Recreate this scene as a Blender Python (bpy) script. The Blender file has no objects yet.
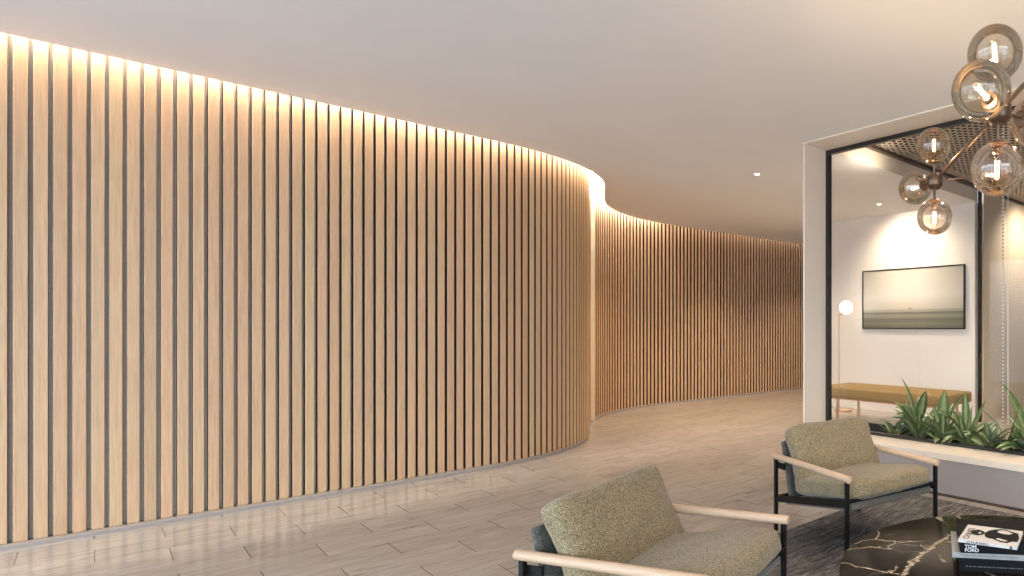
import bpy, bmesh, math, random
from math import sin, cos, pi, radians as R, atan2, hypot
from mathutils import Vector, Matrix, noise
random.seed(7)
scn = bpy.context.scene
COL = scn.collection

# ------------------------------------------------------------------ helpers
def link(o, parent=None):
    COL.objects.link(o)
    if parent is not None:
        o.parent = parent
    return o

def tag(o, label=None, cat=None, group=None, kind=None):
    if label: o['label'] = label
    if cat: o['category'] = cat
    if group: o['group'] = group
    if kind: o['kind'] = kind
    return o

def thing(name, label, cat, loc=(0, 0, 0), rz=0.0, group=None, kind=None):
    o = link(bpy.data.objects.new(name, None))
    o.location = loc
    o.rotation_euler = (0, 0, rz)
    o.empty_display_size = .1
    return tag(o, label, cat, group, kind)

def obj(name, bm, mat, parent=None, smooth=False, auto=None):
    bm.normal_update()
    me = bpy.data.meshes.new(name)
    bm.to_mesh(me); bm.free()
    mats = mat if isinstance(mat, (list, tuple)) else [mat]
    for m in mats: me.materials.append(m)
    if smooth:
        for p in me.polygons: p.use_smooth = True
    if auto:
        me.set_sharp_from_angle(angle=R(auto))
    return link(bpy.data.objects.new(name, me), parent)

def BM(): return bmesh.new()

def box(bm, c, s, rot=None, bevel=0.0, seg=2):
    m = Matrix.Translation(c) @ (rot.to_4x4() if rot else Matrix()) @ Matrix.Diagonal((s[0], s[1], s[2], 1))
    r = bmesh.ops.create_cube(bm, size=1, matrix=m)
    if bevel > 0:
        es = list({e for v in r['verts'] for e in v.link_edges})
        bmesh.ops.bevel(bm, geom=es, offset=bevel, segments=seg, affect='EDGES', profile=.5)

def bx(bm, x0, x1, y0, y1, z0, z1, bevel=0.0):
    box(bm, ((x0+x1)/2, (y0+y1)/2, (z0+z1)/2), (abs(x1-x0), abs(y1-y0), abs(z1-z0)), None, bevel)

def tube(bm, a, b, r, seg=16, r2=None, cap_bevel=0):
    a, b = Vector(a), Vector(b)
    d = b - a
    q = d.to_track_quat('Z', 'Y')
    m = Matrix.Translation((a+b)/2) @ q.to_matrix().to_4x4()
    rr = bmesh.ops.create_cone(bm, cap_ends=True, cap_tris=False, segments=seg, radius1=r, radius2=r if r2 is None else r2, depth=d.length, matrix=m)
    if cap_bevel:
        es = [e for e in {e for v in rr['verts'] for e in v.link_edges} if any(len(f.verts) > 4 for f in e.link_faces)]
        bmesh.ops.bevel(bm, geom=es, offset=cap_bevel, segments=2, affect='EDGES', profile=.5)

def ball(bm, c, r, u=32, v=20):
    bmesh.ops.create_uvsphere(bm, u_segments=u, v_segments=v, radius=r, matrix=Matrix.Translation(c))

def lathe(bm, prof, c=(0, 0, 0), seg=48):
    rings = []
    for (r, z) in prof:
        if r < 1e-6:
            rings.append([bm.verts.new((c[0], c[1], c[2]+z))])
        else:
            rings.append([bm.verts.new((c[0]+r*cos(2*pi*i/seg), c[1]+r*sin(2*pi*i/seg), c[2]+z)) for i in range(seg)])
    for A, B in zip(rings, rings[1:]):
        for i in range(seg):
            j = (i+1) % seg
            if len(A) == 1 and len(B) == 1: continue
            if len(A) == 1: bm.faces.new((A[0], B[j], B[i]))
            elif len(B) == 1: bm.faces.new((A[i], A[j], B[0]))
            else: bm.faces.new((A[i], A[j], B[j], B[i]))
    bmesh.ops.recalc_face_normals(bm, faces=bm.faces[:])

def pillow(bm, c, s, rot, k=4.5, n=16, pinch=.25, wob=.006, seed=0, ears=.0):
    """soft upholstered block: s = full size, local z is the thin direction"""
    r = bmesh.ops.create_cube(bm, size=2)
    vs = r['verts']
    es = list({e for v in vs for e in v.link_edges})
    rs = bmesh.ops.subdivide_edges(bm, edges=es, cuts=n, use_grid_fill=True)
    allv = [v for v in bm.verts if v.index == -1 or True]
    M = Matrix.Translation(c) @ rot.to_4x4()
    for v in allv:
        if v.tag: continue
        p = v.co
        m = max(abs(p.x), abs(p.y), abs(p.z))
        nn = (abs(p.x)**k + abs(p.y)**k + abs(p.z)**k)**(1/k)
        q = p*(m/nn) if nn > 0 else p
        u, w = q.x, q.y
        t = 1 - pinch*(max(abs(u), abs(w))**4)
        e = 1 + ears*abs(u*w)**2
        x, y, z = u*e*s[0]/2, w*e*s[1]/2, q.z*t*s[2]/2
        nz = noise.noise(Vector((x*7+seed, y*7, z*7)))*wob + noise.noise(Vector((x*17+seed, y*17, z*17)))*wob*.4
        d = Vector((q.x, q.y, q.z*1.5)).normalized()*nz
        v.co = M @ (Vector((x, y, z))+d)
        v.tag = True

# ------------------------------------------------------------------ materials
class NT:
    def __init__(s, name):
        s.m = bpy.data.materials.new(name); s.m.use_nodes = True
        s.t = s.m.node_tree; s.n = s.t.nodes; s.l = s.t.links
        s.b = s.n['Principled BSDF']; s.out = s.n['Material Output']
    def add(s, typ, **kw):
        x = s.n.new(typ)
        for k, v in kw.items(): setattr(x, k, v)
        return x
    def lk(s, a, b): s.l.new(a, b)
    def val(s, sock, v):
        s.b.inputs[sock].default_value = v
    def coord(s, kind='Object', scale=(1, 1, 1), rot=(0, 0, 0)):
        tc = s.add('ShaderNodeTexCoord'); mp = s.add('ShaderNodeMapping')
        mp.inputs['Scale'].default_value = scale; mp.inputs['Rotation'].default_value = rot
        s.lk(tc.outputs[kind], mp.inputs['Vector'])
        return mp.outputs['Vector']
    def noise(s, vec, scale, detail=4, rough=.55, dist=0):
        x = s.add('ShaderNodeTexNoise')
        x.inputs['Scale'].default_value = scale; x.inputs['Detail'].default_value = detail
        x.inputs['Roughness'].default_value = rough; x.inputs['Distortion'].default_value = dist
        if vec is not None: s.lk(vec, x.inputs['Vector'])
        return x.outputs['Fac']
    def ramp(s, fac, stops, interp='LINEAR'):
        x = s.add('ShaderNodeValToRGB'); cr = x.color_ramp; cr.interpolation = interp
        while len(cr.elements) < len(stops): cr.elements.new(.5)
        for e, (p, c) in zip(cr.elements, stops):
            e.position = p; e.color = (c[0], c[1], c[2], 1) if not isinstance(c, (int, float)) else (c, c, c, 1)
        s.lk(fac, x.inputs['Fac'])
        return x.outputs['Color']
    def mix(s, fac, a, b, mode='MIX'):
        x = s.add('ShaderNodeMix', data_type='RGBA', blend_type=mode)
        for sock, v in ((x.inputs[0], fac), (x.inputs[6], a), (x.inputs[7], b)):
            if isinstance(v, (int, float)): sock.default_value = v
            elif isinstance(v, tuple): sock.default_value = (v[0], v[1], v[2], 1)
            else: s.lk(v, sock)
        return x.outputs[2]
    def math(s, op, a, b=None, c=None):
        x = s.add('ShaderNodeMath', operation=op)
        for i, v in enumerate((a, b, c)):
            if v is None: continue
            if isinstance(v, (int, float)): x.inputs[i].default_value = v
            else: s.lk(v, x.inputs[i])
        return x.outputs[0]
    def sep(s, vec):
        x = s.add('ShaderNodeSeparateXYZ'); s.lk(vec, x.inputs[0]); return x.outputs
    def comb(s, a, b, c=0):
        x = s.add('ShaderNodeCombineXYZ')
        for i, v in enumerate((a, b, c)):
            if isinstance(v, (int, float)): x.inputs[i].default_value = v
            else: s.lk(v, x.inputs[i])
        return x.outputs[0]
    def bump(s, h, strength=.3, dist=.01):
        x = s.add('ShaderNodeBump'); x.inputs['Strength'].default_value = strength; x.inputs['Distance'].default_value = dist
        s.lk(h, x.inputs['Height']); s.lk(x.outputs[0], s.b.inputs['Normal'])
    def color(s, c): s.lk(c, s.b.inputs['Base Color'])

def plain(name, col, rough=.5, metal=0, var=.06, scale=6, coat=0, spec=None, bump=0):
    t = NT(name)
    f = t.noise(t.coord(), scale)
    lo = tuple(max(0, c*(1-var)) for c in col); hi = tuple(min(1, c*(1+var)) for c in col)
    t.color(t.ramp(f, [(.3, lo), (.7, hi)]))
    t.val('Roughness', rough); t.val('Metallic', metal)
    if coat: t.val('Coat Weight', coat)
    if spec is not None: t.val('Specular IOR Level', spec)
    if bump: t.bump(t.noise(t.coord(), 120), bump, .002)
    return t.m

def emitter(name, col, strength):
    t = NT(name)
    e = t.add('ShaderNodeEmission'); e.inputs[0].default_value = (*col, 1); e.inputs[1].default_value = strength
    t.lk(e.outputs[0], t.out.inputs['Surface'])
    return t.m

M = {}
M['paint'] = plain('ceiling_paint', (.86, .84, .82), .65, var=.015, scale=1.2)
M['white_wall'] = plain('white_wall_paint', (.80, .76, .71), .55, var=.015, scale=1.5)
M['beige_wall'] = plain('beige_wall_paint', (.66, .54, .40), .55, var=.02, scale=1.5)
M['portal'] = plain('portal_lacquer', (.80, .695, .575), .4, var=.015, scale=2)
M['lowwall'] = plain('low_wall_paint', (.34, .30, .28), .55, var=.02, scale=2)
M['black_metal'] = plain('black_powder_coat', (.008, .0078, .0075), .5, var=.2, spec=.18)
M['dark_frame'] = plain('dark_bronze_frame', (.018, .016, .013), .35, var=.2)
M['bronze'] = plain('aged_bronze', (.13, .09, .065), .34, metal=.9, var=.15, scale=30)
M['brass'] = plain('copper_brass', (.62, .40, .24), .3, metal=.85, var=.08)
M['felt'] = plain('grey_backing_felt', (.86, .72, .58), .9, var=.08, scale=60)
M['plinth'] = plain('grey_plinth', (.33, .285, .25), .5, var=.05, scale=20)
M['led'] = emitter('led_strip_glow', (1, .94, .82), 230)
M['bulb'] = emitter('filament_glow', (1, .78, .50), 34)
M['lens'] = emitter('downlight_glow', (1, .84, .66), 30)
M['lampglobe'] = emitter('opal_globe_glow', (1, .92, .82), 5)

def wood_slat():
    t = NT('oak_slat')
    geo = t.add('ShaderNodeNewGeometry')
    rnd = geo.outputs['Random Per Island']
    base = t.coord('Object', (1, 1, 1))
    off = t.math('MULTIPLY', rnd, 37.0)
    x = t.add('ShaderNodeVectorMath', operation='ADD'); t.lk(base, x.inputs[0]); t.lk(t.comb(off, off, off), x.inputs[1])
    mp = t.add('ShaderNodeMapping'); mp.inputs['Scale'].default_value = (60, 60, 2.2); t.lk(x.outputs[0], mp.inputs['Vector'])
    g = t.noise(mp.outputs[0], 1.6, 5, .6, .6)
    col = t.ramp(g, [(.25, (.50, .312, .175)), (.5, (.60, .388, .228)), (.78, (.67, .455, .280))])
    tone = t.ramp(rnd, [(0, (.92, .90, .86)), (.25, (1.02, .96, .93)), (.5, (.99, 1.0, .96)), (.75, (1.05, .99, .97)), (1, (1.03, 1.06, 1.0))])
    t.color(t.mix(1.0, col, tone, 'MULTIPLY'))
    t.val('Roughness', .5)
    t.bump(g, .12, .002)
    return t.m
M['slat'] = wood_slat()
M['lit_post'] = plain('lit_oak_post', (.95, .77, .52), .5, var=.03, scale=20)  # oak lightened to carry the strong light on the fold post
M['gap_shade'] = plain('slat_edge_gap_shade', (.065, .032, .015), .6, var=.2, scale=30)  # dark colour stands in for the shade between slats

def pale_wood(name='pale_ash', a=(.48, .325, .205), b=(.58, .41, .275)):
    t = NT(name)
    g = t.noise(t.coord('Object', (6, 70, 70)), 1.5, 4, .6, .4)
    t.color(t.ramp(g, [(.3, a), (.7, b)])); t.val('Roughness', .42)
    return t.m
M['ash'] = pale_wood()

def floor_mat():
    t = NT('vein_cut_stone_tile')
    v = t.coord('Object')
    X, Y, Z = t.sep(v)
    rowf = t.math('DIVIDE', t.math('SUBTRACT', Y, 5.495), .338)
    row = t.math('FLOOR', rowf)
    fy = t.math('SUBTRACT', rowf, row)
    odd = t.math('MODULO', t.math('ADD', row, 1000.0), 2.0)
    xs = t.math('DIVIDE', t.math('ADD', t.math('SUBTRACT', X, .018), t.math('MULTIPLY', odd, .317)), .634)
    xi = t.math('FLOOR', xs); fx = t.math('SUBTRACT', xs, xi)
    def edge(f, w):   # 1 inside the joint
        d = t.math('MINIMUM', f, t.math('SUBTRACT', 1.0, f))
        return t.math('LESS_THAN', d, w)
    jx = edge(fx, .0026/.634)
    jy = edge(fy, .0012/.338)
    cell = t.add('ShaderNodeTexWhiteNoise', noise_dimensions='2D'); t.lk(t.comb(row, xi), cell.inputs['Vector'])
    rnd = cell.outputs['Value']
    shift = t.comb(t.math('MULTIPLY', rnd, 30.0), t.math('MULTIPLY', rnd, 17.0), 0.0)
    a = t.add('ShaderNodeVectorMath', operation='ADD'); t.lk(v, a.inputs[0]); t.lk(shift, a.inputs[1])
    mp = t.add('ShaderNodeMapping'); mp.inputs['Scale'].default_value = (1.3, 5.5, 1); t.lk(a.outputs[0], mp.inputs['Vector'])
    n1 = t.noise(mp.outputs[0], 1.6, 6, .62, 1.6)
    mp2 = t.add('ShaderNodeMapping'); mp2.inputs['Scale'].default_value = (1.0, 9, 1); t.lk(a.outputs[0], mp2.inputs['Vector'])
    n2 = t.noise(mp2.outputs[0], 1.7, 5, .62, 2.2)
    base = t.ramp(n1, [(.22, (.285, .24, .20)), (.48, (.385, .332, .283)), (.75, (.47, .415, .363))])
    vein = t.ramp(n2, [(.33, (.60, .56, .52)), (.39, (1, 1, 1)), (1, (1, 1, 1))])
    col = t.mix(1.0, base, vein, 'MULTIPLY')
    tone = t.ramp(rnd, [(0, (.93, .93, .93)), (1, (1.05, 1.05, 1.05))])
    col = t.mix(1.0, col, tone, 'MULTIPLY')
    col = t.mix(jx, col, (.13, .11, .095))
    col = t.mix(t.math('MULTIPLY', jy, .15), col, (.2, .17, .14))
    t.color(col)
    t.lk(t.ramp(n1, [(.2, .20), (.8, .14)]), t.b.inputs['Roughness'])
    t.val('Specular IOR Level', .5)
    return t.m
M['floor'] = floor_mat()

def tweed(name, stops, dark, scale=170, bump=.55):
    t = NT(name)
    v = t.coord('Object')
    vo = t.add('ShaderNodeTexVoronoi'); vo.inputs['Scale'].default_value = scale; t.lk(v, vo.inputs['Vector'])
    cs = t.sep(vo.outputs['Color'])[0]
    col = t.ramp(cs, stops)
    d = t.ramp(vo.outputs['Distance'], [(.25, 1.0), (.75, .45)])
    col = t.mix(1.0, col, d, 'MULTIPLY')
    big = t.noise(v, 5, 3)
    col = t.mix(1.0, col, t.ramp(big, [(.3, .93), (.7, 1.05)]), 'MULTIPLY')
    t.color(col); t.val('Roughness', .95); t.val('Specular IOR Level', .15)
    t.val('Sheen Weight', .25); t.val('Sheen Roughness', .5)
    inv = t.math('SUBTRACT', 1.0, vo.outputs['Distance'])
    t.bump(inv, bump, .003)
    return t.m
M['tweed'] = tweed('olive_tweed', [(0, (.14, .10, .048)), (.35, (.285, .218, .116)), (.7, (.385, .302, .168)), (1, (.52, .42, .255))], 0, 300)
M['back_felt'] = tweed('grey_green_felt', [(0, (.055, .052, .042)), (.6, (.11, .106, .088)), (1, (.17, .165, .14))], 0, 260, .3)
M['sling'] = tweed('taupe_sling', [(0, (.14, .125, .10)), (1, (.28, .25, .205))], 0, 300, .3)

def mustard():
    t = NT('mustard_bench_fabric')
    v = t.coord('Object', (1, 1, 1))
    n = t.noise(v, 90, 3); s = t.noise(t.coord('Object', (2, 26, 2)), 2, 3)
    c = t.ramp(n, [(.3, (.235, .15, .052)), (.7, (.32, .21, .08))])
    t.color(t.mix(1, c, t.ramp(s, [(.3, .88), (.6, 1.06)]), 'MULTIPLY')); t.val('Roughness', .85)
    t.bump(n, .2, .002)
    return t.m
M['mustard'] = mustard()

def rug_mat():
    t = NT('charcoal_woven_rug')
    v = t.coord('Object')
    s = t.noise(t.coord('Object', (5, 38, 20)), 1.5, 6, .75, .6)
    b = t.noise(v, 95, 3, .7)
    c1 = t.ramp(s, [(.30, (.028, .027, .029)), (.5, (.115, .106, .101)), (.68, (.31, .285, .26))])
    c2 = t.ramp(b, [(.3, .55), (.7, 1.45)])
    t.color(t.mix(1, c1, c2, 'MULTIPLY')); t.val('Roughness', 1); t.val('Specular IOR Level', .1)
    t.bump(b, .9, .006)
    return t.m
M['rug'] = rug_mat()

def marble():
    t = NT('black_gold_marble')
    v = t.coord('Object')
    n = t.add('ShaderNodeTexNoise'); n.inputs['Scale'].default_value = 2.2; n.inputs['Detail'].default_value = 5
    t.lk(v, n.inputs['Vector'])
    w = t.add('ShaderNodeVectorMath', operation='MULTIPLY_ADD')
    t.lk(n.outputs['Color'], w.inputs[0]); w.inputs[1].default_value = (.55, .55, .55); t.lk(v, w.inputs[2])
    def veins(scale, w0):
        vo = t.add('ShaderNodeTexVoronoi', feature='DISTANCE_TO_EDGE'); vo.inputs['Scale'].default_value = scale
        t.lk(w.outputs[0], vo.inputs['Vector'])
        fine = t.noise(v, 24, 4, .7)
        d = t.math('ADD', vo.outputs['Distance'], t.math('MULTIPLY', t.math('SUBTRACT', fine, .5), w0*3.0))
        return t.ramp(d, [(0, 1.0), (w0, .7), (w0*1.7, 0.0)])
    big = veins(2.0, .008); small = veins(4.6, .005)
    mk = t.ramp(t.noise(v, 3.4, 3), [(.53, 0.0), (.66, 1.0)])
    mk2 = t.ramp(t.noise(v, 2.1, 2), [(.51, 0.0), (.62, 1.0)])
    f = t.math('MAXIMUM', t.math('MULTIPLY', big, mk2), t.math('MULTIPLY', small, mk))
    # the main gold veins, drawn as wandering lines in the slab
    wn = t.add('ShaderNodeTexNoise'); wn.inputs['Scale'].default_value = 16; wn.inputs['Detail'].default_value = 5; wn.inputs['Roughness'].default_value = .65
    t.lk(v, wn.inputs['Vector'])
    wv = t.add('ShaderNodeVectorMath', operation='MULTIPLY_ADD'); t.lk(wn.outputs['Color'], wv.inputs[0])
    wv.inputs[1].default_value = (.09, .09, 0); wv.inputs[2].default_value = (-.045, -.045, 0)
    wa = t.add('ShaderNodeVectorMath', operation='ADD'); t.lk(v, wa.inputs[0]); t.lk(wv.outputs[0], wa.inputs[1])
    PX_, PY_, _ = t.sep(wa.outputs[0])
    def seg(a, b, w):
        dx, dy = b[0]-a[0], b[1]-a[1]; LL = dx*dx+dy*dy
        rx = t.math('SUBTRACT', PX_, a[0]); ry = t.math('SUBTRACT', PY_, a[1])
        h = t.math('DIVIDE', t.math('ADD', t.math('MULTIPLY', rx, dx), t.math('MULTIPLY', ry, dy)), LL)
        h = t.math('MINIMUM', t.math('MAXIMUM', h, 0.0), 1.0)
        qx = t.math('SUBTRACT', rx, t.math('MULTIPLY', h, dx)); qy = t.math('SUBTRACT', ry, t.math('MULTIPLY', h, dy))
        d = t.math('SQRT', t.math('ADD', t.math('MULTIPLY', qx, qx), t.math('MULTIPLY', qy, qy)))
        return t.math('DIVIDE', d, w)
    best = None
    for path, w in (([(-.39, .309), (-.282, .354), (-.096, .378), (.061, .399), (.204, .411)], .014), ([(-.059, .373), (-.025, .44)], .006), ([(-.079, .316), (-.132, .242)], .005),
                    ([(-.327, .709), (-.2, .647), (-.15, .53)], .006), ([(-.444, .613), (-.423, .511), (-.385, .339)], .007), ([(.544, .544), (.446, .478), (.336, .424)], .010),
                    ([(-.39, .309), (-.5, .1), (-.42, -.3)], .010), ([(.30, .30), (.52, .05), (.60, -.2)], .009)):
        for a_, b_ in zip(path, path[1:]):
            d_ = seg(a_, b_, w)
            best = d_ if best is None else t.math('MINIMUM', best, d_)
    brk = t.ramp(t.noise(v, 26, 3, .7), [(.36, .15), (.55, 1.0)])
    f = t.math('MAXIMUM', f, t.math('MULTIPLY', t.ramp(best, [(.45, 1.0), (1.0, 0.0)]), brk))
    ground = t.ramp(t.noise(v, 2.0, 4), [(.35, (.006, .005, .0045)), (.7, (.022, .015, .011))])
    t.color(t.mix(f, ground, (.44, .36, .26)))
    t.val('Roughness', .18); t.val('Specular IOR Level', .14)
    return t.m
M['marble'] = marble()

def thin_glass(name, tint=(1, 1, 1), refl=1.0, ior=1.5, rough=0.0):
    t = NT(name)
    tr = t.add('ShaderNodeBsdfTransparent'); tr.inputs[0].default_value = (*tint, 1)
    gl = t.add('ShaderNodeBsdfGlossy'); gl.inputs['Roughness'].default_value = rough
    fr = t.add('ShaderNodeFresnel'); fr.inputs[0].default_value = ior
    mx = t.add('ShaderNodeMixShader')
    t.lk(t.math('MULTIPLY', fr.outputs[0], refl), mx.inputs[0]); t.lk(tr.outputs[0], mx.inputs[1]); t.lk(gl.outputs[0], mx.inputs[2])
    t.lk(mx.outputs[0], t.out.inputs['Surface'])
    return t.m
M['pane'] = thin_glass('window_glass', (.985, .985, .975), .25)
M['bulb_glass'] = thin_glass('bulb_glass', (.99, .97, .93), .35)

def globe_glass(name, clear, smoke):
    """hand-blown glass: clear at the tip, smoked and half silvered towards the collar (local -z)"""
    t = NT(name)
    v = t.coord('Object')
    z = t.sep(v)[2]
    k = t.ramp(t.math('MULTIPLY_ADD', z, 5.0, .5), [(.12, 1.0), (.58, .22), (.85, .08)])
    tr = t.add('ShaderNodeBsdfTransparent'); t.lk(t.mix(k, clear, smoke), tr.inputs[0])
    gl = t.add('ShaderNodeBsdfGlossy'); gl.inputs['Roughness'].default_value = .015
    gl.inputs[0].default_value = (.96, .90, .83, 1)
    lw = t.add('ShaderNodeFresnel'); lw.inputs[0].default_value = 1.5
    f = t.math('MINIMUM', t.math('ADD', lw.outputs[0], t.math('MULTIPLY', k, .13)), .9)
    mx = t.add('ShaderNodeMixShader'); t.lk(f, mx.inputs[0]); t.lk(tr.outputs[0], mx.inputs[1]); t.lk(gl.outputs[0], mx.inputs[2])
    t.lk(mx.outputs[0], t.out.inputs['Surface'])
    return t.m
M['globe_amber'] = globe_glass('amber_globe_glass', (.95, .89, .79), (.76, .60, .46))
M['globe_smoke'] = globe_glass('smoke_globe_glass', (.91, .885, .80), (.68, .60, .49))
M['globe_rose'] = globe_glass('rose_globe_glass', (.96, .92, .84), (.80, .61, .49))

def mesh_ceiling():
    t = NT('expanded_metal_mesh')
    v = t.coord('Object', (1, 1, 1))
    X, Y, Z = t.sep(v)
    # staggered rounded lozenge holes
    u = t.math('DIVIDE', t.math('SUBTRACT', X, Y), .098); w = t.math('DIVIDE', t.math('ADD', X, Y), .128)
    row = t.math('FLOOR', w)
    odd = t.math('MODULO', t.math('ADD', row, 1000.0), 2.0)
    fu = t.math('SUBTRACT', t.math('FRACT', t.math('ADD', t.math('ADD', u, t.math('MULTIPLY', odd, .5)), 1000.0)), .5)
    fw = t.math('SUBTRACT', t.math('FRACT', t.math('ADD', w, 1000.0)), .5)
    d = t.math('ADD', t.math('POWER', t.math('ABSOLUTE', t.math('MULTIPLY', fu, 2.55)), 2.0),
               t.math('POWER', t.math('ABSOLUTE', t.math('MULTIPLY', fw, 2.9)), 2.0))
    hole = t.math('LESS_THAN', d, 1.0)
    tr = t.add('ShaderNodeBsdfTransparent')
    mx = t.add('ShaderNodeMixShader'); t.lk(hole, mx.inputs[0]); t.lk(t.b.outputs[0], mx.inputs[1]); t.lk(tr.outputs[0], mx.inputs[2])
    t.lk(mx.outputs[0], t.out.inputs['Surface'])
    t.val('Base Color', (.50, .42, .34, 1)); t.val('Roughness', .45); t.val('Metallic', .25)
    return t.m
M['mesh'] = mesh_ceiling()
M['plenum'] = plain('dark_plenum', (.05, .04, .033), .9)

def leaf_mat():
    t = NT('variegated_leaf')
    uv = t.coord('UV')
    U, V, _ = t.sep(uv)
    d = t.math('ABSOLUTE', t.math('SUBTRACT', U, .5))
    n = t.noise(t.comb(t.math('MULTIPLY', U, 9.0), t.math('MULTIPLY', V, 5.0), 0), 2.2, 4, .6, .7)
    mid = t.math('SUBTRACT', .34, d)
    f = t.ramp(t.math('ADD', t.math('MULTIPLY', mid, .9), t.math('SUBTRACT', n, .5)), [(.08, 0.0), (.2, .85)])
    geo = t.add('ShaderNodeNewGeometry')
    green = t.ramp(geo.outputs['Random Per Island'], [(0, (.05, .10, .03)), (.5, (.085, .16, .045)), (1, (.15, .22, .065))])
    t.color(t.mix(f, green, (.40, .44, .22)))
    t.val('Roughness', .38)
    return t.m
M['leaf'] = leaf_mat()
M['grass_leaf'] = plain('strap_leaf', (.10, .15, .04), .45, var=.4, scale=14)
M['stem'] = plain('plant_stem', (.16, .20, .08), .5)
M['soil'] = plain('potting_soil', (.03, .022, .016), .95, var=.4, scale=60, bump=.8)
M['planter'] = plain('black_planter', (.012, .013, .013), .4)

def art_mat():
    t = NT('seascape_print')
    g = t.coord('Generated')
    X, Y, Z = t.sep(g)
    n = t.noise(t.coord('Generated', (1, 1.2, 30)), 3.0, 5, .6, .3)
    zz = t.math('ADD', Z, t.math('MULTIPLY', t.math('SUBTRACT', n, .5), .05))
    c = t.ramp(zz, [(0, (.15, .15, .115)), (.08, (.24, .24, .18)), (.14, (.17, .17, .13)), (.21, (.34, .34, .27)), (.265, (.17, .17, .14)), (.28, (.50, .47, .38)), (.295, (.36, .35, .29)), (.33, (.64, .60, .51)), (.55, (.76, .73, .66)), (1, (.55, .52, .46))])
    side = t.ramp(Y, [(0, .74), (.4, 1.0), (.65, 1.0), (1, .78)])
    t.color(t.mix(1, c, side, 'MULTIPLY')); t.val('Roughness', .35)
    return t.m
M['art'] = art_mat()
M['book_white'] = plain('white_book_cloth', (.52, .49, .455), .5, var=.03)
M['book_grey'] = plain('grey_book_cloth', (.30, .285, .265), .55, var=.12, scale=40)
M['book_black'] = plain('black_book_cloth', (.006, .006, .006), .6, var=.2, spec=.12)
M['ink_black'] = plain('black_ink', (.010, .009, .008), .6, spec=.12)
M['ink_white'] = plain('white_ink', (.62, .60, .57), .5)
M['ink_grey'] = plain('grey_ink', (.09, .09, .085), .5)
M['paper'] = plain('paper_block', (.50, .48, .44), .8, var=.15, scale=90)

# ------------------------------------------------------------------ room shell
H = 3.45
TH = R(61.3)

def wall_path(x0, r1, yc1, y_far, x2, r2, xs=-4.0, xe=13.2):
    """straight, convex bend, slanting run, concave bend, straight (plan view)"""
    pts = [(xs, yc1-r1), (x0, yc1-r1)]
    for i in range(1, 25):
        a = TH*i/24; pts.append((x0+r1*sin(a), yc1-r1*cos(a)))
    cy = y_far-r2
    for i in range(0, 25):
        a = TH*(1-i/24); pts.append((x2-r2*sin(a), cy+r2*cos(a)))
    pts.append((xe, y_far))
    return pts

P_plinth = wall_path(2.50, 2.0, 8.95, 10.08, 6.82, 2.40)
P_slat = wall_path(2.60, 1.91, 8.95, 10.11, 6.82, 2.43)
P_back = wall_path(2.60, 1.91-.076, 8.95, 10.186, 6.82, 2.506)
P_ceil = wall_path(2.72, 2.0, 8.95, 10.08, 7.046, 2.40)

def strip(bm, pts, z0, z1):
    lo = [bm.verts.new((x, y, z0)) for x, y in pts]; hi = [bm.verts.new((x, y, z1)) for x, y in pts]
    for i in range(len(pts)-1):
        bm.faces.new((lo[i], lo[i+1], hi[i+1], hi[i]))

def band(bm, A, B, z):
    """horizontal surface between two plan curves of equal point count"""
    a = [bm.verts.new((x, y, z)) for x, y in A]; b = [bm.verts.new((x, y, z)) for x, y in B]
    for i in range(len(A)-1):
        bm.faces.new((a[i], a[i+1], b[i+1], b[i]))

def struct(name, bm, mat, label, cat, **kw):
    o = obj(name, bm, mat, **kw)
    return tag(o, label, cat, None, 'structure')

# floor
bm = BM(); bx(bm, -4.1, 13.3, -4.1, 12.5, -.12, 0)
struct('floor', bm, M['floor'], 'pale vein-cut stone tile floor laid in running bond', 'floor')

# slatted wall: grey backing, oak slats, plinth, cove
bm = BM(); strip(bm, P_back, 0, 3.80)
thick = [(x, y+.25) for x, y in P_back]
strip(bm, thick, 0, 3.80); band(bm, P_back, thick, 3.80)
wl = struct('wall_left', bm, M['felt'], 'S-curved wall clad in vertical oak slats over grey backing', 'wall')

def resample(pts, step, phase):
    out = []; acc = phase
    for (a, b) in zip(pts, pts[1:]):
        d = hypot(b[0]-a[0], b[1]-a[1]); tx, ty = (b[0]-a[0])/d, (b[1]-a[1])/d
        while acc <= d:
            out.append((a[0]+tx*acc, a[1]+ty*acc, tx, ty)); acc += step
        acc -= d
    return out

PITCH, FACE, DEPTH = .0833, .0615, .074
ph = ((-.328 + .031) - (-4.0)) % PITCH
bm = BM()
for (x, y, tx, ty) in resample(P_slat, PITCH, ph):
    nx, ny = ty, -tx
    rot = Matrix(((tx, -nx, 0), (ty, -ny, 0), (0, 0, 1)))
    c = (x-nx*DEPTH/2, y-ny*DEPTH/2, (3.74+.028)/2)
    n0 = len(bm.faces)
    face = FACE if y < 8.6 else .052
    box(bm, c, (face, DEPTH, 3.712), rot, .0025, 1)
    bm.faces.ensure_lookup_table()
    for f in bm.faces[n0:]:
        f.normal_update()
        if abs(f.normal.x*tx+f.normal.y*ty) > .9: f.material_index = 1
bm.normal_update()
o = obj('slat_cladding', bm, [M['slat'], M['gap_shade']], wl)
tag(o, 'vertical oak slats of the curved wall')

bm = BM()
strip(bm, P_plinth, 0, .026); band(bm, P_plinth, P_back, .026)
struct('baseboard_left', bm, M['plinth'], 'slim grey plinth running along the foot of the curved slatted wall', 'baseboard')

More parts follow.
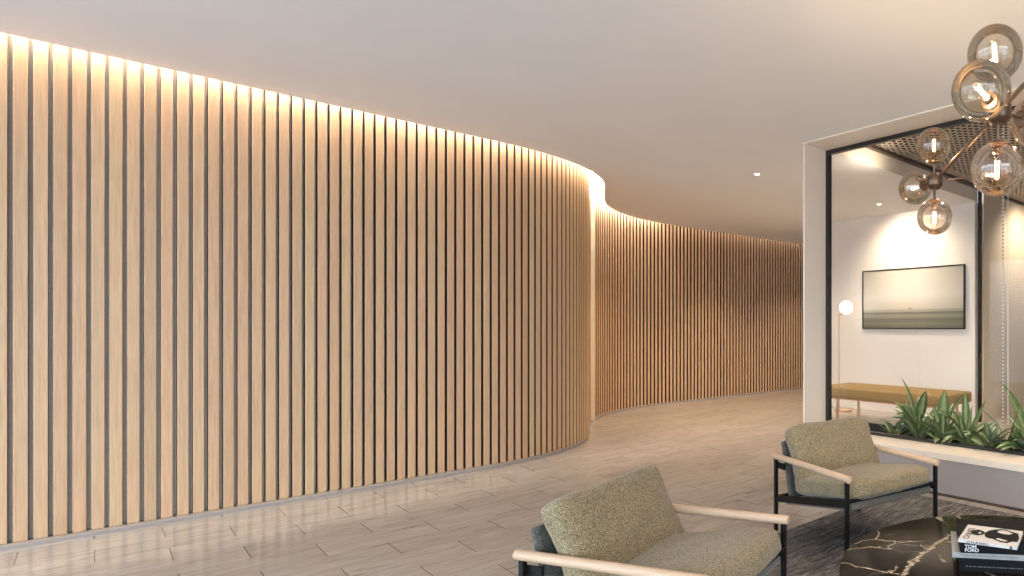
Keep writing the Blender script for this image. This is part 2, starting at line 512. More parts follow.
# end post in the wall's fold, strong light put into its pale colour
bm = BM()
pd = Vector((4.96, 9.21, 0)).normalized()
side = Vector((-pd.y, pd.x, 0))
rot = Matrix(((side.x, pd.x, 0), (side.y, pd.y, 0), (0, 0, 1)))
box(bm, (4.955, 9.205, 1.86), (.066, .05, 3.72), rot, .003, 1)
box(bm, tuple(Vector((4.955, 9.205, 1.86))-side*-.045+pd*.01), (.022, .05, 3.72), rot, .001, 1)  # dark strip added as the shadow gap left of the post
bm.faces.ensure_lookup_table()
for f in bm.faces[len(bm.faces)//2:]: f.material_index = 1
struct('trim_1', bm, [M['lit_post'], M['gap_shade']], 'narrow bright timber post in the fold of the slatted wall', 'trim')

# ceiling: its left edge follows the wall and leaves a light slot
bm = BM()
edge = P_ceil
inner = [(x, 4.45) for x, y in edge]
band(bm, inner, edge, H)
strip(bm, edge, H, 3.64)
back_edge = [(x, y-.05) for x, y in edge]
strip(bm, back_edge, H+.02, 3.80)
v = [bm.verts.new(p) for p in ((-4.0, -4.0, H), (5.08, -4.0, H), (5.08, 4.45, H), (-4.0, 4.45, H))]
bm.faces.new(v)
band(bm, back_edge, [(x, y+.30) for x, y in P_back], 3.80)
ceil = struct('ceiling', bm, M['paint'], 'smooth white ceiling with a curved edge along the slatted wall', 'ceiling')

# LED strip hidden in the slot
bm = BM()
led = wall_path(2.60, 1.945, 8.95, 10.075, 6.82, 2.395)
led0 = [(x, y-.012) for x, y in led]; led1 = [(x, y+.012) for x, y in led]
band(bm, led0, led1, 3.64)
o = obj('led_strip', bm, M['led'], ceil)
tag(o, 'warm light strip hidden in the ceiling slot above the slats')

# outer walls that close the place (seen only from the side or in reflections)
bm = BM(); bx(bm, -4.2, 1.0, -4.25, -4.1, 3.15, 3.8); bx(bm, -4.2, 1.0, -4.25, -4.1, 0, .08); bx(bm, 1.0, 12.5, -4.25, -4.1, 0, 3.8)
for x in (-4.1, -1.6, .94): bx(bm, x-.06, x+.06, -4.25, -4.1, 0, 3.3)
struct('wall_front', bm, M['white_wall'], 'white wall with a glazed bay behind the seating group', 'wall')
bm = BM()
bx(bm, -4.25, -4.1, -4.1, 7.4, 3.15, 3.8); bx(bm, -4.25, -4.1, -4.1, 7.4, 0, .08)
for y in (-4.05, -.3, 3.4, 7.1): bx(bm, -4.25, -4.1, y-.06, y+.06, 0, 3.3)
struct('wall_rear', bm, M['dark_frame'], 'glazed entrance front letting daylight in', 'wall')
bm = BM(); bx(bm, 13.2, 13.35, 4.3, 10.4, 0, 3.8)
struct('wall_far', bm, M['white_wall'], 'plain wall closing the corridor beyond the lounge', 'wall')
# back wall with the picture
bm = BM(); bx(bm, 8.72, 8.87, 4.50, 5.527, 0, H); bx(bm, 8.72, 8.87, 5.537, 7.75, 0, H); bx(bm, 8.726, 8.866, 5.51, 5.55, 0, H)
struct('wall_back', bm, M['white_wall'], 'white lounge wall carrying the framed seascape', 'wall')
# room on the right behind the glass
bm = BM(); bx(bm, 8.87, 12.4, 4.42, 4.50, 0, 3.80)
struct('wall_right', bm, M['beige_wall'], 'beige side wall of the glazed room, right of the black post', 'wall')
bm = BM(); bx(bm, 12.4, 12.5, -4.1, 4.5, 0, 3.80)
struct('wall_end', bm, M['white_wall'], 'end wall of the glazed room', 'wall')
bm = BM(); bx(bm, 5.10, 8.72, 4.45, 4.58, 3.452, 3.80)
struct('trim_2', bm, M['portal'], 'beige bulkhead stepping the ceiling up to the metal mesh', 'trim')
bm = BM(); bx(bm, 5.09, 12.4, 4.38, 4.449, 3.64, 3.69)
struct('trim_3', bm, M['bronze'], 'dark bronze edge strip of the metal mesh ceiling', 'trim')
bm = BM()
q = [bm.verts.new(p) for p in ((5.09, -4.0, 3.68), (12.4, -4.0, 3.68), (12.4, 4.40, 3.68), (5.09, 4.40, 3.68))]
bm.faces.new(q)
struct('ceiling_mesh', bm, M['mesh'], 'perforated metal mesh ceiling of the glazed room', 'ceiling')
bm = BM(); bx(bm, 5.0, 12.5, -4.1, 4.60, 4.05, 4.12); bx(bm, 5.0, 5.06, -4.1, 4.6, 3.47, 4.05); bx(bm, 5.06, 12.5, -4.1, -4.04, 3.6, 4.05); bx(bm, 12.42, 12.5, -4.1, 4.6, 3.8, 4.05); bx(bm, 5.06, 12.5, 4.52, 4.6, 3.80, 4.05)
struct('ceiling_void', bm, M['plenum'], 'dark void above the metal mesh ceiling', 'ceiling')

# black corner post inside the glazed room
bm = BM(); bx(bm, 8.70, 8.75, 4.39, 4.44, 0, 3.68, .003)
struct('trim_4', bm, M['black_metal'], 'tall black post at the corner of the back wall', 'trim')

# window wall: portal surround, low wall, frame, pane
X0, X1, YE, Y2, SZ = 4.74, 5.08, 4.44, -2.5, .368
bm = BM(); bx(bm, X0+.006, X1+.10, Y2, YE, 0, SZ-.058)
struct('wall_low', bm, M['lowwall'], 'low grey wall under the big interior window', 'wall')
bm = BM(); bx(bm, X0-.035, X0+.01, Y2, YE-.02, 0, .010)
struct('baseboard_right', bm, M['bronze'], 'thin dark floor trim at the foot of the window wall', 'baseboard')
win = thing('window_1', 'large interior window in a deep white surround, with black frame', 'window', (X0, 2, 0), kind='structure')
def wpart(name, bm, mat, **kw):
    o = obj(name, bm, mat, **kw)
    o.parent = win; o.location = (-X0, -2, 0)
    return o
bm = BM()
bx(bm, X0, X1, YE, YE+.022, 0, H, .002)
bx(bm, X0, X1, Y2, YE, H-.014, H+.02)
bx(bm, X0-.004, X1+.02, Y2, YE, SZ-.058, SZ, .003)
wpart('window_surround', bm, M['portal'])
bm = BM()
fr = .045
bx(bm, X1, X1+.05, YE-fr, YE+.0, SZ, H-.014); bx(bm, X1, X1+.05, Y2, YE-fr, H-.014-fr, H-.014); bx(bm, X1, X1+.05, Y2, YE-fr, SZ, SZ+.028)
wpart('window_frame', bm, M['dark_frame'])
bm = BM(); bx(bm, X1+.018, X1+.028, Y2, YE-fr+.005, SZ+.02, H-.014-fr+.005)
wpart('window_pane', bm, M['pane'])

# ------------------------------------------------------------------ bead chain of the blind
ch = thing('blind_chain', 'thin bead chain hanging straight down behind the window glass', 'chain', (5.20, 2.40, 0))
bm = BM()
z = .62
while z < 3.44:
    bmesh.ops.create_icosphere(bm, subdivisions=1, radius=.0085, matrix=Matrix.Translation((0, 0, z))); z += .034
o = obj('bead_strand', bm, M['dark_frame'], ch)
bm = BM(); tube(bm, (0, 0, .60), (0, 0, 3.44), .0045, 8)
obj('bead_cord', bm, M['white_wall'], ch)
bm = BM(); tube(bm, (.03, -.035, .60), (.03, -.035, 3.44), .003, 8)
obj('return_cord', bm, M['white_wall'], ch)

# ------------------------------------------------------------------ lighting fixtures
def downlight(x, y, z, label, target, watts, spot=70, blend=.6, col=(1, .82, .62), group='recessed ceiling downlights', bezel=.05):
    t = thing('ceiling_downlight', label, 'downlight', (x, y, z), group=group)
    bm = BM(); lathe(bm, [(bezel*.62, -.002), (bezel*.66, -.005), (bezel, -.004), (bezel, .0), (bezel*.95, .002)], seg=32)
    obj('bezel', bm, M['portal'], t, smooth=True, auto=40)
    bm = BM(); lathe(bm, [(0, -.0035), (bezel*.62, -.0035)], seg=24)
    obj('lens', bm, M['lens'], t)
    l = bpy.data.lights.new('downlight_beam', 'SPOT'); l.energy = watts; l.spot_size = R(spot); l.spot_blend = blend
    l.color = col; l.shadow_soft_size = .035
    lo = link(bpy.data.objects.new('downlight_beam', l), t)
    lo.location = (0, 0, -.02)
    d = Vector(target)-Vector((x, y, z-.02))
    lo.rotation_euler = d.to_track_quat('-Z', 'Y').to_euler()
    return t
downlight(5.347, 5.842, H, 'small recessed downlight in the open ceiling left of the window', (5.35, 5.84, 0), 45)
downlight(7.881, 5.757, H, 'small recessed downlight seen through the glass above the picture', (8.75, 5.70, 2.30), 190, 120, 1.0)

# ------------------------------------------------------------------ picture
pic = thing('framed_picture', 'wide seascape picture in a thin black frame on the white wall', 'picture', (8.70, 5.687, 1.967))
w2, h2 = 1.026, .518
bm = BM()
bx(bm, -.022, .018, -w2, w2, h2-.018, h2); bx(bm, -.022, .018, -w2, w2, -h2, -h2+.018)
bx(bm, -.022, .018, -w2, -w2+.018, -h2+.018, h2-.018); bx(bm, -.022, .018, w2-.018, w2, -h2+.018, h2-.018)
obj('picture_frame', bm, M['black_metal'], pic)
bm = BM(); bx(bm, -.010, .015, -w2+.017, w2-.017, -h2+.017, h2-.017)
obj('print', bm, M['art'], pic)
bm = BM(); bx(bm, -.0112, -.010, -.02, .05, -.176, -.166); bx(bm, -.0112, -.010, .008, .014, -.168, -.146)
obj('distant_boat', bm, M['ink_grey'], pic)

# ------------------------------------------------------------------ bench
b = thing('upholstered_bench', 'long mustard upholstered bench on slim copper legs under the picture', 'bench', (7.6, 5.31, 0))
bm = BM(); box(bm, (0, 0, .475), (.80, 2.28, .155), None, .028, 4)
obj('cushion', bm, M['mustard'], b, smooth=True, auto=50)
bm = BM()
bx(bm, -.36, .36, .885, .915, .365, .40); bx(bm, -.36, .36, -1.0, -.97, .365, .40); bx(bm, -.36, -.33, -1.0, .915, .37, .398); bx(bm, .33, .36, -1.0, .915, .37, .398)
obj('seat_rail', bm, M['brass'], b)
for x in (-.25, .29):
    for y in (.87, -.95):
        bm = BM(); box(bm, (x, y, .19), (.03, .03, .38), None, .003)
        obj('leg', bm, M['brass'], b)

# ------------------------------------------------------------------ floor lamp with opal globe
l = thing('floor_lamp', 'slim brass floor lamp with glowing white globe beside the picture', 'lamp', (8.30, 6.94, 0))
bm = BM(); lathe(bm, [(0, 0), (.15, 0), (.155, .006), (.155, .018), (.15, .024), (0, .024)], (.03, -.08, 0))
obj('base', bm, M['brass'], l, smooth=True, auto=40)
bm = BM(); tube(bm, (0, 0, .02), (0, 0, 1.712), .010, 12)
obj('pole', bm, M['brass'], l, smooth=True, auto=40)
bm = BM(); tube(bm, (0, .008, 1.706), (.06, -.19, 1.706), .010, 12)
obj('arm', bm, M['brass'], l, smooth=True, auto=40)
bm = BM(); ball(bm, (.04, -.13, 1.826), .118)
gl = obj('globe', bm, M['lampglobe'], l, smooth=True)

# ------------------------------------------------------------------ planter and plants behind the glass
pl = thing('window_planter', 'black trough planter behind the bottom of the window', 'planter', (5.36, 1.6, 0))
bm = BM()
for (a0, a1, b0, b1, c0, c1) in ((-.19, .19, -2.4, 2.7, 0, .04), (-.19, -.17, -2.4, 2.7, .04, .31), (.17, .19, -2.4, 2.7, .04, .40), (-.17, .17, -2.4, -2.38, .04, .31), (-.17, .17, 2.68, 2.7, .04, .31)):
    bx(bm, a0, a1, b0, b1, c0, c1)
obj('trough', bm, M['planter'], pl)
bm = BM(); bx(bm, -.17, .17, -2.38, 2.68, .04, .27)
tag(obj('soil', bm, M['soil'], pl), None, None, None, 'stuff')

def leaf(bm, base, az, lean, L, W, droop, uvl, fold=.25, n=9, roll=0.0):
    """one blade: starts at base, leaves at angle `lean` from vertical towards azimuth az and droops"""
    d = Vector((cos(az), sin(az), 0)); s = Vector((-sin(az), cos(az), 0))
    p = Vector(base); a = lean
    rows = []
    for i in range(n+1):
        t = i/n
        wd = W*(sin(pi*min(1, t**.72))**.8 if 0 < t < 1 else 0)
        wd = .86*max(wd, .0015 if t > .5 else .004)
        dirv = Vector((0, 0, 1))*cos(a)+d*sin(a)
        nrm = d*cos(a)-Vector((0, 0, 1))*sin(a)
        sv = (s*cos(roll)+nrm*sin(roll))
        up = -nrm*wd*fold
        rows.append([(p+sv*wd/2+up, t, 0), (p+sv*wd/4+up*.35, t, .25), (p.copy(), t, .5), (p-sv*wd/4+up*.35, t, .75), (p-sv*wd/2+up, t, 1)])
        p = p+dirv*(L/n); a += droop/n
    V = [[bm.verts.new(c[0]) for c in r] for r in rows]
    for i in range(n):
        for j in range(4):
            f = bm.faces.new((V[i][j], V[i][j+1], V[i+1][j+1], V[i+1][j]))
            for lp, (ii, jj) in zip(f.loops, ((i, j), (i, j+1), (i+1, j+1), (i+1, j))):
                lp[uvl].uv = (rows[ii][jj][2], rows[ii][jj][1])

def plant(x, y, label, specs, mat='leaf', stems=True, seed=0, scale=1.28):
    rnd = random.Random(seed)
    t = thing('variegated_plant' if mat == 'leaf' else 'strap_leaf_plant', label, 'plant', (x, y, .27), group='green plants behind the window')
    bm = BM(); uvl = bm.loops.layers.uv.new('UVMap')
    sb = BM()
    for (az, lean, st, L, W, dr) in specs:
        az, lean, dr = R(az), R(lean), R(dr)
        top = Vector((cos(az)*st*sin(lean)*.7, sin(az)*st*sin(lean)*.7, st*cos(lean*.7)))*scale
        tube(sb, (cos(az)*.012, sin(az)*.012, -.005), top, .006, 6, .0035)
        leaf(bm, top-Vector((0, 0, .004)), az, lean, L*scale, W*scale, dr, uvl, roll=rnd.uniform(-.5, .5))
    obj('foliage', bm, M[mat], t, smooth=True)
    obj('stem', sb, M['stem'], t, smooth=True)
    return t

def rand_specs(seed, n, L=(.2, .34), W=(.05, .085), st=(.04, .2), lean=(6, 58), dr=(-5, 95)):
    r = random.Random(seed)
    return [(r.uniform(0, 360), r.uniform(*lean), r.uniform(*st), r.uniform(*L), r.uniform(*W), r.uniform(*dr)) for _ in range(n)]

plant(5.36, 3.70, 'small pale variegated plant farthest left behind the window', rand_specs(3, 16, (.14, .22), (.04, .06), (.03, .08), (15, 65)))
plant(5.38, 3.42, 'tall broad-leaved variegated plant below the middle of the bench', [(150, 14, .22, .36, .12, 12), (120, 24, .10, .32, .10, 25), (230, 20, .20, .30, .11, 18), (300, 36, .14, .30, .09, 40)] + rand_specs(11, 22, (.2, .32), (.07, .11), (.05, .16), (15, 60)))
plant(5.36, 3.12, 'variegated plant with an upright pale leaf and long arching blade', [(262, 22, .24, .30, .035, 35), (220, 8, .2, .28, .11, 12)] + rand_specs(21, 21, (.2, .32), (.06, .1), (.04, .14), (20, 66)))
plant(5.36, 2.86, 'bushy green plant below the right end of the bench', [(200, 6, .2, .28, .08, 10)] + rand_specs(31, 22, (.2, .31), (.05, .09), (.04, .16), (12, 62)))
plant(5.34, 2.60, 'low dense plant in front of the black post', rand_specs(41, 24, (.18, .28), (.05, .08), (.03, .1), (15, 65)))
plant(5.36, 2.42, 'thin strap-leaved plant around the bead chain', [(290, 14, .05, .48, .028, 105), (120, 10, .05, .42, .026, 60), (260, 8, .05, .40, .024, 20)] + rand_specs(51, 21, (.24, .38), (.016, .03), (.02, .05), (8, 45), (20, 90)), 'grass_leaf')
plant(5.34, 2.20, 'tall plant cut by the right edge of the photo', [(90, 18, .20, .42, .09, 22), (60, 30, .08, .34, .06, 40)] + rand_specs(61, 19, (.2, .32), (.05, .09), (.04, .14), (15, 62)))

# ------------------------------------------------------------------ rug
bm = BM(); bx(bm, .75, 4.56, -.9, 3.15, .0, .014, .004)
r_ = obj('woven_rug', bm, M['rug'])
tag(r_, 'large dark grey heathered woven rug under the chairs and round table', 'rug')

# ------------------------------------------------------------------ armchairs
AW, AL, AZ = .765, .920, .556
def armchair(x, y, heading, label, z0=.014):
    t = thing('lounge_armchair', label, 'armchair', (x, y, z0), heading, group='low lounge armchairs')
    az = AZ - z0
    for s in (1, -1):
        yy = s*AW/2
        bm = BM(); tube(bm, (-AL/2, yy, az), (AL/2, yy, az), .0225, 20, cap_bevel=.005)
        o = obj('armrest', bm, M['ash'], t, smooth=True, auto=35); o['label'] = 'round pale wood armrest'
        for xx in (-.425, .432):
            bm = BM(); bx(bm, xx-.012, xx+.012, yy-.012, yy+.012, 0, az-.012, .002)
            obj('leg', bm, M['black_metal'], t)
        bm = BM()
        a = atan2(.155, .857)
        rot = Matrix.Rotation(-a, 3, 'Y')
        box(bm, (.0035, yy, .310), (.85, .016, .046), rot, .002)
        obj('side_rail', bm, M['black_metal'], t)
        bm = BM(); box(bm, (-.385, s*(AW/2-.02), az-.07), (.09, .012, .045), None, .002)
        obj('back_bracket', bm, M['black_metal'], t)
    bm = BM(); bx(bm, .420, .444, -AW/2+.012, AW/2-.012, .392, .412, .002)
    obj('front_rail', bm, M['black_metal'], t)
    bm = BM(); bx(bm, -.437, -.413, -AW/2+.012, AW/2-.012, .225, .255, .002)
    obj('rear_rail', bm, M['black_metal'], t)
    # sling under the cushion
    bm = BM()
    rot = Matrix.Rotation(-a, 3, 'Y')
    box(bm, (.035, 0, .292), (.80, AW-.07, .05), rot, .014, 3)
    o = obj('seat_sling', bm, M['sling'], t, smooth=True, auto=50); o['label'] = 'taupe fabric seat base'
    # upholstered back panel
    bm = BM()
    lean = atan2(.135, .46)
    rot = Matrix.Rotation(-lean, 3, 'Y')
    box(bm, (-.352, 0, .430), (.045, AW-.08, .45), rot, .016, 3)
    o = obj('back_panel', bm, M['back_felt'], t, smooth=True, auto=50); o['label'] = 'dark grey-green felt back panel'
    # seat cushion
    bm = BM()
    rot = Matrix.Rotation(-a*.9, 3, 'Y')
    pillow(bm, (.085, 0, .408), (.80, AW-.03, .175), rot, k=5.5, n=20, pinch=.30, wob=.010, seed=3)
    obj('seat_cushion', bm, M['tweed'], t, smooth=True)
    # back cushion
    bm = BM()
    lean = R(27)
    rot = Matrix.Rotation(-lean, 3, 'Y') @ Matrix.Rotation(pi/2, 3, 'Y')
    pillow(bm, (-.238, 0, .572), (.43, AW-.055, .19), rot, k=7, n=20, pinch=.38, wob=.008, seed=9, ears=.05)
    obj('back_cushion', bm, M['tweed'], t, smooth=True)
    return t
front_chair = armchair(1.626, 2.397, R(-68.9), 'nearest low tweed armchair, its lower half cut off by the bottom edge of the photo')
front_chair.scale = (.985, .985, .985)
armchair(3.387, 2.699, R(-103.85), 'low tweed armchair standing whole beside the low wall under the window')

# ------------------------------------------------------------------ round marble table
TZ = .40
tb = thing('coffee_table', 'large round coffee table of black marble with gold veins', 'table', (2.625, 1.193, .014))
bm = BM()
r0 = .767
lathe(bm, [(0, TZ-.014), (r0-.012, TZ-.014), (r0-.004, TZ-.018), (r0, TZ-.028), (r0, .24), (r0-.008, .232), (0, .232)], seg=128)
obj('tabletop', bm, M['marble'], tb, smooth=True, auto=35)
bm = BM(); lathe(bm, [(0, .232), (r0-.05, .232), (r0-.05, 0), (0, 0)], seg=96)
obj('base', bm, M['black_metal'], tb, smooth=True, auto=35)

# ------------------------------------------------------------------ books
def text(name, s, size, mat, parent, mtx, bold=0, spacing=1.0, align='LEFT', sx=1.0, lines=1.0):
    cu = bpy.data.curves.new(name, 'FONT'); cu.body = s; cu.size = size; cu.extrude = .0003; cu.offset = bold
    cu.space_character = spacing; cu.align_x = align; cu.space_line = lines
    o = bpy.data.objects.new(name, cu); COL.objects.link(o)
    bpy.context.view_layer.update()
    dg = bpy.context.evaluated_depsgraph_get()
    me = bpy.data.meshes.new_from_object(o.evaluated_get(dg))
    bpy.data.objects.remove(o); bpy.data.curves.remove(cu)
    me.name = name; me.materials.clear(); me.materials.append(mat)
    me.transform(mtx @ Matrix.Diagonal((sx, 1, 1, 1)))
    return link(bpy.data.objects.new(name, me), parent)

def book(name, label, corner, ang, w, d, z, th, cover_mat, paper=True):
    """corner = front left corner; local x runs along the spine, local y goes away from the viewer, spine on the front"""
    t = thing(name, label, 'book', (corner[0], corner[1], z), ang, group='books on the marble table')
    bm = BM(); c = .003
    bx(bm, 0, w, 0, d, 0, c, .0008); bx(bm, 0, w, 0, d, th-c, th, .0008); bx(bm, 0, w, 0, c, c, th-c)
    obj('cover', bm, cover_mat, t)
    bm = BM(); bx(bm, .004, w-.004, c, d-.005, c, th-c)
    obj('page_block', bm, M['paper'] if paper else cover_mat, t)
    return t
SP = Matrix.Rotation(pi/2, 4, 'X')      # lettering stood up on the spine (faces local -y)

A0 = R(-58)
b0 = book('coffee_table_book', 'bottom black book of the stack on the marble table', (2.440, 1.338), R(-58.5), .36, .27, .40, .055, M['book_black'], False)
bm = BM()
rr = random.Random(5); x = .03
while x < .30:
    w = rr.uniform(.004, .014); bx(bm, x, x+w, -.0006, 0, .020, .0245); x += w+rr.uniform(.002, .006)
obj('fine_print', bm, M['ink_grey'], b0)
b1 = book('coffee_table_book', 'grey book with small lettered spine, second from the bottom of the stack', (2.434, 1.369), R(-59.4), .40, .28, .455, .025, M['book_grey'])
text('spine_lettering', 'DECORATION AND ARCHITECTURAL INTERIORS', .0115, M['ink_grey'], b1, Matrix.Translation((.035, -.0004, .0085)) @ SP, 0, 1.0, sx=1.0)
b2 = book('coffee_table_book', 'thick black book with bold white spine letters under the white book', (2.446, 1.333), R(-57.1), .38, .29, .48, .061, M['book_black'], False)
text('spine_lettering', 'TOM\nFORD', .0205, M['ink_white'], b2, Matrix.Translation((.018, -.0004, .0235)) @ SP, .0006, .95, lines=.80, sx=1.2)
b3 = book('coffee_table_book', 'white fashion book with black photograph, topmost of the stack', (2.408, 1.325), R(-73.9), .255, .215, .541, .014, M['book_white'])
text('spine_lettering', 'CHANEL', .0135, M['ink_black'], b3, Matrix.Translation((.040, -.0004, .0022)) @ SP, .0003, 1.3, sx=1.5)
# title along the short edge of the cover, reading away from the spine
text('cover_title', 'CHANEL', .038, M['ink_black'], b3, Matrix.Translation((.042, .016, .0143)) @ Matrix.Rotation(pi/2, 4, 'Z'), .0004, 1.1)
# small double-C mark on the spine
for k, sgn in ((0, 1), (1, -1)):
    text('spine_mark', 'C', .014, M['ink_black'], b3, Matrix.Translation((.226 + (.0075 if k else 0), -.0005, .0025)) @ SP @ Matrix.Diagonal((sgn, 1, 1, 1)), .0008)
# cover photograph: dark reclining silhouette
FLp, BLp, FRp = Vector((120, 262)), Vector((240, 95)), Vector((912, 378))
ua, ub = FRp-FLp, BLp-FLp
det = ua.x*ub.y-ua.y*ub.x
def cov(px, py):
    d = Vector((px, py))-FLp
    a = (d.x*ub.y-d.y*ub.x)/det; c = (ua.x*d.y-ua.y*d.x)/det
    return (max(.004, min(.996, a))*.255, max(.02, min(.98, c))*.215)
def flat_poly(bm, pts, z):
    vs = [bm.verts.new((*cov(*p), z)) for p in pts]
    f = bm.faces.new(vs); f.normal_update()
    if f.normal.z < 0: f.normal_flip()
    bmesh.ops.triangulate(bm, faces=[f])
bm = BM()
flat_poly(bm, [(285, 200), (305, 178), (350, 168), (400, 166), (450, 182), (488, 200), (480, 222), (440, 232), (390, 236), (330, 224), (300, 214)], .0144)
flat_poly(bm, [(482, 212), (540, 186), (620, 176), (720, 174), (790, 182), (850, 205), (900, 222), (955, 236), (960, 290), (925, 330), (860, 322), (780, 336), (700, 322), (640, 300), (590, 282), (520, 268), (486, 248)], .0144)
obj('cover_photograph', bm, M['ink_black'], b3)
for pts in ([(660, 204), (700, 190), (760, 190), (820, 208), (880, 236), (820, 244), (740, 232), (690, 218)],
            [(632, 282), (670, 278), (720, 290), (800, 312), (760, 318), (700, 306)],
            [(395, 200), (430, 196), (438, 212), (410, 220)]):
    bm = BM(); flat_poly(bm, pts, .0147); obj('cover_highlight', bm, M['paper'], b3)

# ------------------------------------------------------------------ chandelier
chd = thing('globe_chandelier', 'branching bronze chandelier with smoked glass globes above the table', 'chandelier', (2.797, .987, 2.813))
O = Vector((2.797, .987, 2.813))
def rel(p): return Vector(p)-O
HubA = rel((3.028, 1.818, 2.329)); HubB = rel((2.095, .983, 2.289)); HubC = Vector((0, 0, 0)); HubD = rel((3.35, .25, 2.33))
def hub(p, r=.046):
    bm = BM()
    lathe(bm, [(0, -r), (r*.55, -r), (r*.92, -r*.62), (r, -r*.5), (r, r*.5), (r*.92, r*.62), (r*.55, r), (0, r)], p, 24)
    obj('hub', bm, M['bronze'], chd, smooth=True, auto=35)
def rod(a, b, r=.0105):
    bm = BM(); tube(bm, a, b, r, 12); obj('rod', bm, M['bronze'], chd, smooth=True, auto=40)
bm = BM(); tube(bm, (0, 0, 0), (0, 0, H-O.z-.02), .010, 12)
obj('stem', bm, M['bronze'], chd, smooth=True, auto=40)
bm = BM(); lathe(bm, [(0, 0), (.07, 0), (.075, -.008), (.06, -.022), (0, -.026)], (0, 0, H-O.z))
obj('canopy', bm, M['bronze'], chd, smooth=True, auto=40)
for p in (HubA, HubB, HubC, HubD): hub(p)
for p in (HubA, HubB, HubD): rod(HubC, p)
GR = .100
def globe(hubp, centre, glass):
    d = (Vector(centre)-hubp); L = d.length; d.normalize()
    rod(hubp, hubp+d*(L-GR), .007)
    q = d.to_track_quat('Z', 'Y').to_matrix().to_4x4()
    # globe shell: object-space z runs from the collar to the tip
    bm = BM(); ball(bm, (0, 0, 0), GR, 48, 32)
    g = obj('glass_globe', bm, M[glass], chd, smooth=True)
    g.matrix_local = Matrix.Translation(centre) @ q
    bm = BM(); lathe(bm, [(0, -GR-.004), (.030, -GR-.002), (.036, -GR+.006), (.030, -GR+.014), (.014, -GR+.016), (.013, -GR+.045), (0, -GR+.045)], (0, 0, 0), 24)
    o = obj('collar', bm, M['bronze'], g, smooth=True, auto=40)
    bm = BM(); lathe(bm, [(.012, -GR+.045), (.020, -GR+.062), (.026, -.012), (.026, .02), (.018, .045), (0, .052)], (0, 0, 0), 20)
    obj('bulb', bm, M['bulb_glass'], g, smooth=True)
    bm = BM()
    for k in range(2):
        a = k*pi; tube(bm, (.006*cos(a), .006*sin(a), -.030), (.004*cos(a+.6), .004*sin(a+.6), .034), .0022, 6)
    obj('filament', bm, M['bulb'], g)
    pt = bpy.data.lights.new('filament_light', 'POINT'); pt.energy = 11; pt.color = (1, .80, .56); pt.shadow_soft_size = .007
    link(bpy.data.objects.new('filament_light', pt), g)
S = [(HubB, (1.889, .952, 2.297), 'globe_smoke'), (HubB, (2.067, .986, 2.495), 'globe_smoke'), (HubB, (2.115, 1.000, 2.085), 'globe_rose'), (HubB, (2.326, .935, 2.303), 'globe_rose'),
     (HubA, (3.012, 1.812, 2.530), 'globe_amber'), (HubA, (3.012, 1.808, 2.120), 'globe_rose'), (HubA, (3.115, 2.005, 2.333), 'globe_smoke'), (HubA, (3.142, 1.520, 2.342), 'globe_amber'),
     (HubD, (3.50, .12, 2.34), 'globe_smoke'), (HubD, (3.35, .25, 2.53), 'globe_amber'), (HubD, (3.35, .25, 2.13), 'globe_rose')]
for h, c, g in S: globe(h, rel(c), g)

# ------------------------------------------------------------------ room lights, added fill and daylight
def spot(name, loc, target, watts, size=80, blend=.8, col=(1, .82, .62), soft=.06):
    l = bpy.data.lights.new(name, 'SPOT'); l.energy = watts; l.spot_size = R(size); l.spot_blend = blend; l.color = col; l.shadow_soft_size = soft
    o = link(bpy.data.objects.new(name, l)); o.location = loc
    o.rotation_euler = (Vector(target)-Vector(loc)).to_track_quat('-Z', 'Y').to_euler()
    return o
WARM = (1, .86, .70)
# unseen spots added over the seating side for warm fill and bounce
for (x, y, wt) in ((3.2, .2, 120), (1.6, -.8, 130), (3.9, 1.6, 95), (4.2, -1.2, 100)):
    spot('ceiling_fill_spot', (x, y, H-.03), (x, y, 0), wt, 95, .8, WARM)
for (x, y, wt) in ((5.9, 8.2, 220), (8.0, 8.6, 230), (10.2, 8.7, 190)):  # added spots without fixtures, brightening the bend and far corridor
    spot('ceiling_fill_spot', (x, y, H-.03), (x, y, 0), wt, 105, .9, (1, .77, .52))
# spots of the glazed room
spot('room_spot_lamp', (10.1, 3.55, 3.60), (10.3, 4.42, 2.4), 150, 120, 1.0, WARM)
spot('room_spot_lamp', (7.0, 2.4, 3.60), (7.0, 2.4, 0), 340, 120, .8, WARM)
spot('room_spot_lamp', (6.9, 6.3, 3.42), (6.9, 6.3, 0), 110, 84, .9, WARM)
spot('room_spot_lamp', (6.2, 4.9, 3.42), (6.2, 4.9, 0), 200, 120, .8, WARM)
spot('room_spot_lamp', (5.75, 4.00, 3.20), (5.75, 4.45, 3.60), 30, 110, .9, WARM)
# daylight through the glazed entrance front
w = bpy.data.worlds.new('daylight'); scn.world = w; w.use_nodes = True
bg = w.node_tree.nodes['Background']; bg.inputs[0].default_value = (.73, .865, 1.0, 1); bg.inputs[1].default_value = 5.6
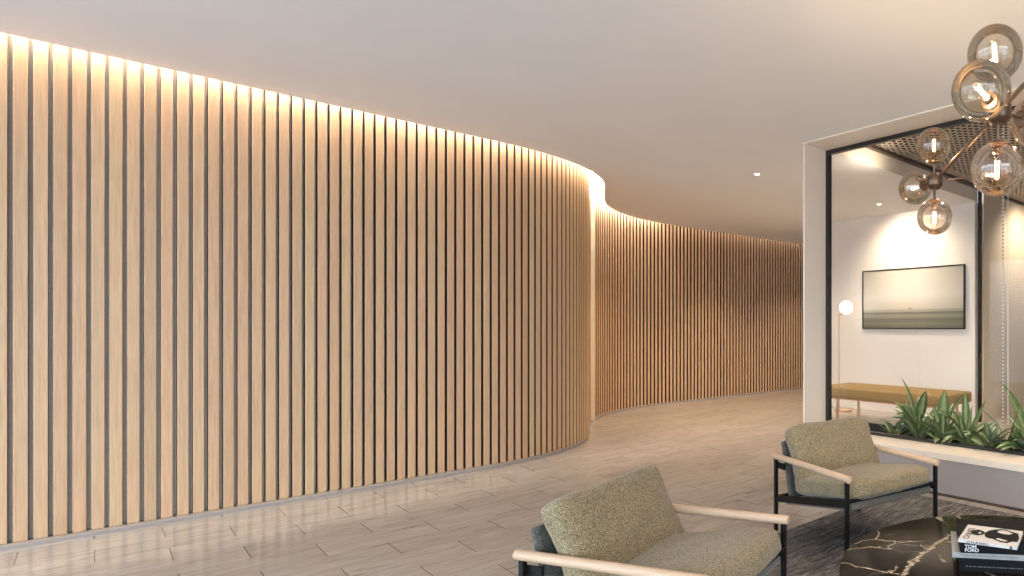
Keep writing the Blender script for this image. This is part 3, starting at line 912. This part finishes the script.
# open sky above the horizon, darker grey street below it
nt = w.node_tree
tc_ = nt.nodes.new('ShaderNodeTexCoord'); sx_ = nt.nodes.new('ShaderNodeSeparateXYZ'); rp_ = nt.nodes.new('ShaderNodeValToRGB')
nt.links.new(tc_.outputs['Generated'], sx_.inputs[0])
ma_ = nt.nodes.new('ShaderNodeMath'); ma_.operation = 'MULTIPLY_ADD'; ma_.inputs[1].default_value = .5; ma_.inputs[2].default_value = .5
nt.links.new(sx_.outputs[2], ma_.inputs[0]); nt.links.new(ma_.outputs[0], rp_.inputs['Fac'])
rp_.color_ramp.elements[0].position = .47; rp_.color_ramp.elements[0].color = (.40, .50, .64, 1)
rp_.color_ramp.elements[1].position = .53; rp_.color_ramp.elements[1].color = (.88, 1.06, 1.26, 1)
nt.links.new(rp_.outputs[0], bg.inputs[0])
pl_ = bpy.data.lights.new('daylight_portal', 'AREA'); pl_.shape = 'RECTANGLE'; pl_.size = 11.0; pl_.size_y = 3.0; pl_.cycles.is_portal = True
po = link(bpy.data.objects.new('daylight_portal', pl_)); po.location = (-4.09, 1.6, 1.62)
po.rotation_euler = Vector((1, 0, 0)).to_track_quat('-Z', 'Z').to_euler()
pl_ = bpy.data.lights.new('daylight_portal', 'AREA'); pl_.shape = 'RECTANGLE'; pl_.size = 4.9; pl_.size_y = 3.0; pl_.cycles.is_portal = True
po = link(bpy.data.objects.new('daylight_portal', pl_)); po.location = (-1.55, -4.09, 1.62)
po.rotation_euler = Vector((0, 1, 0)).to_track_quat('-Z', 'Z').to_euler()

# ------------------------------------------------------------------ camera
cam = bpy.data.cameras.new('camera'); co = link(bpy.data.objects.new('camera', cam))
co.location = (0, 0, 1.5); co.rotation_euler = (pi/2, 0, R(-51.32))
cam.sensor_width = 36; cam.sensor_fit = 'HORIZONTAL'; cam.lens = 36*610/1024
cam.shift_x = (512-852)/1024; cam.shift_y = (326-288)/1024
cam.clip_start = .05; cam.clip_end = 100
scn.camera = co
scn.view_settings.view_transform = 'Standard'; scn.view_settings.look = 'None'
scn.view_settings.gamma = 1; scn.view_settings.exposure = .17; scn.view_settings.use_curve_mapping = False
scn.cycles.max_bounces = 10; scn.cycles.transparent_max_bounces = 24
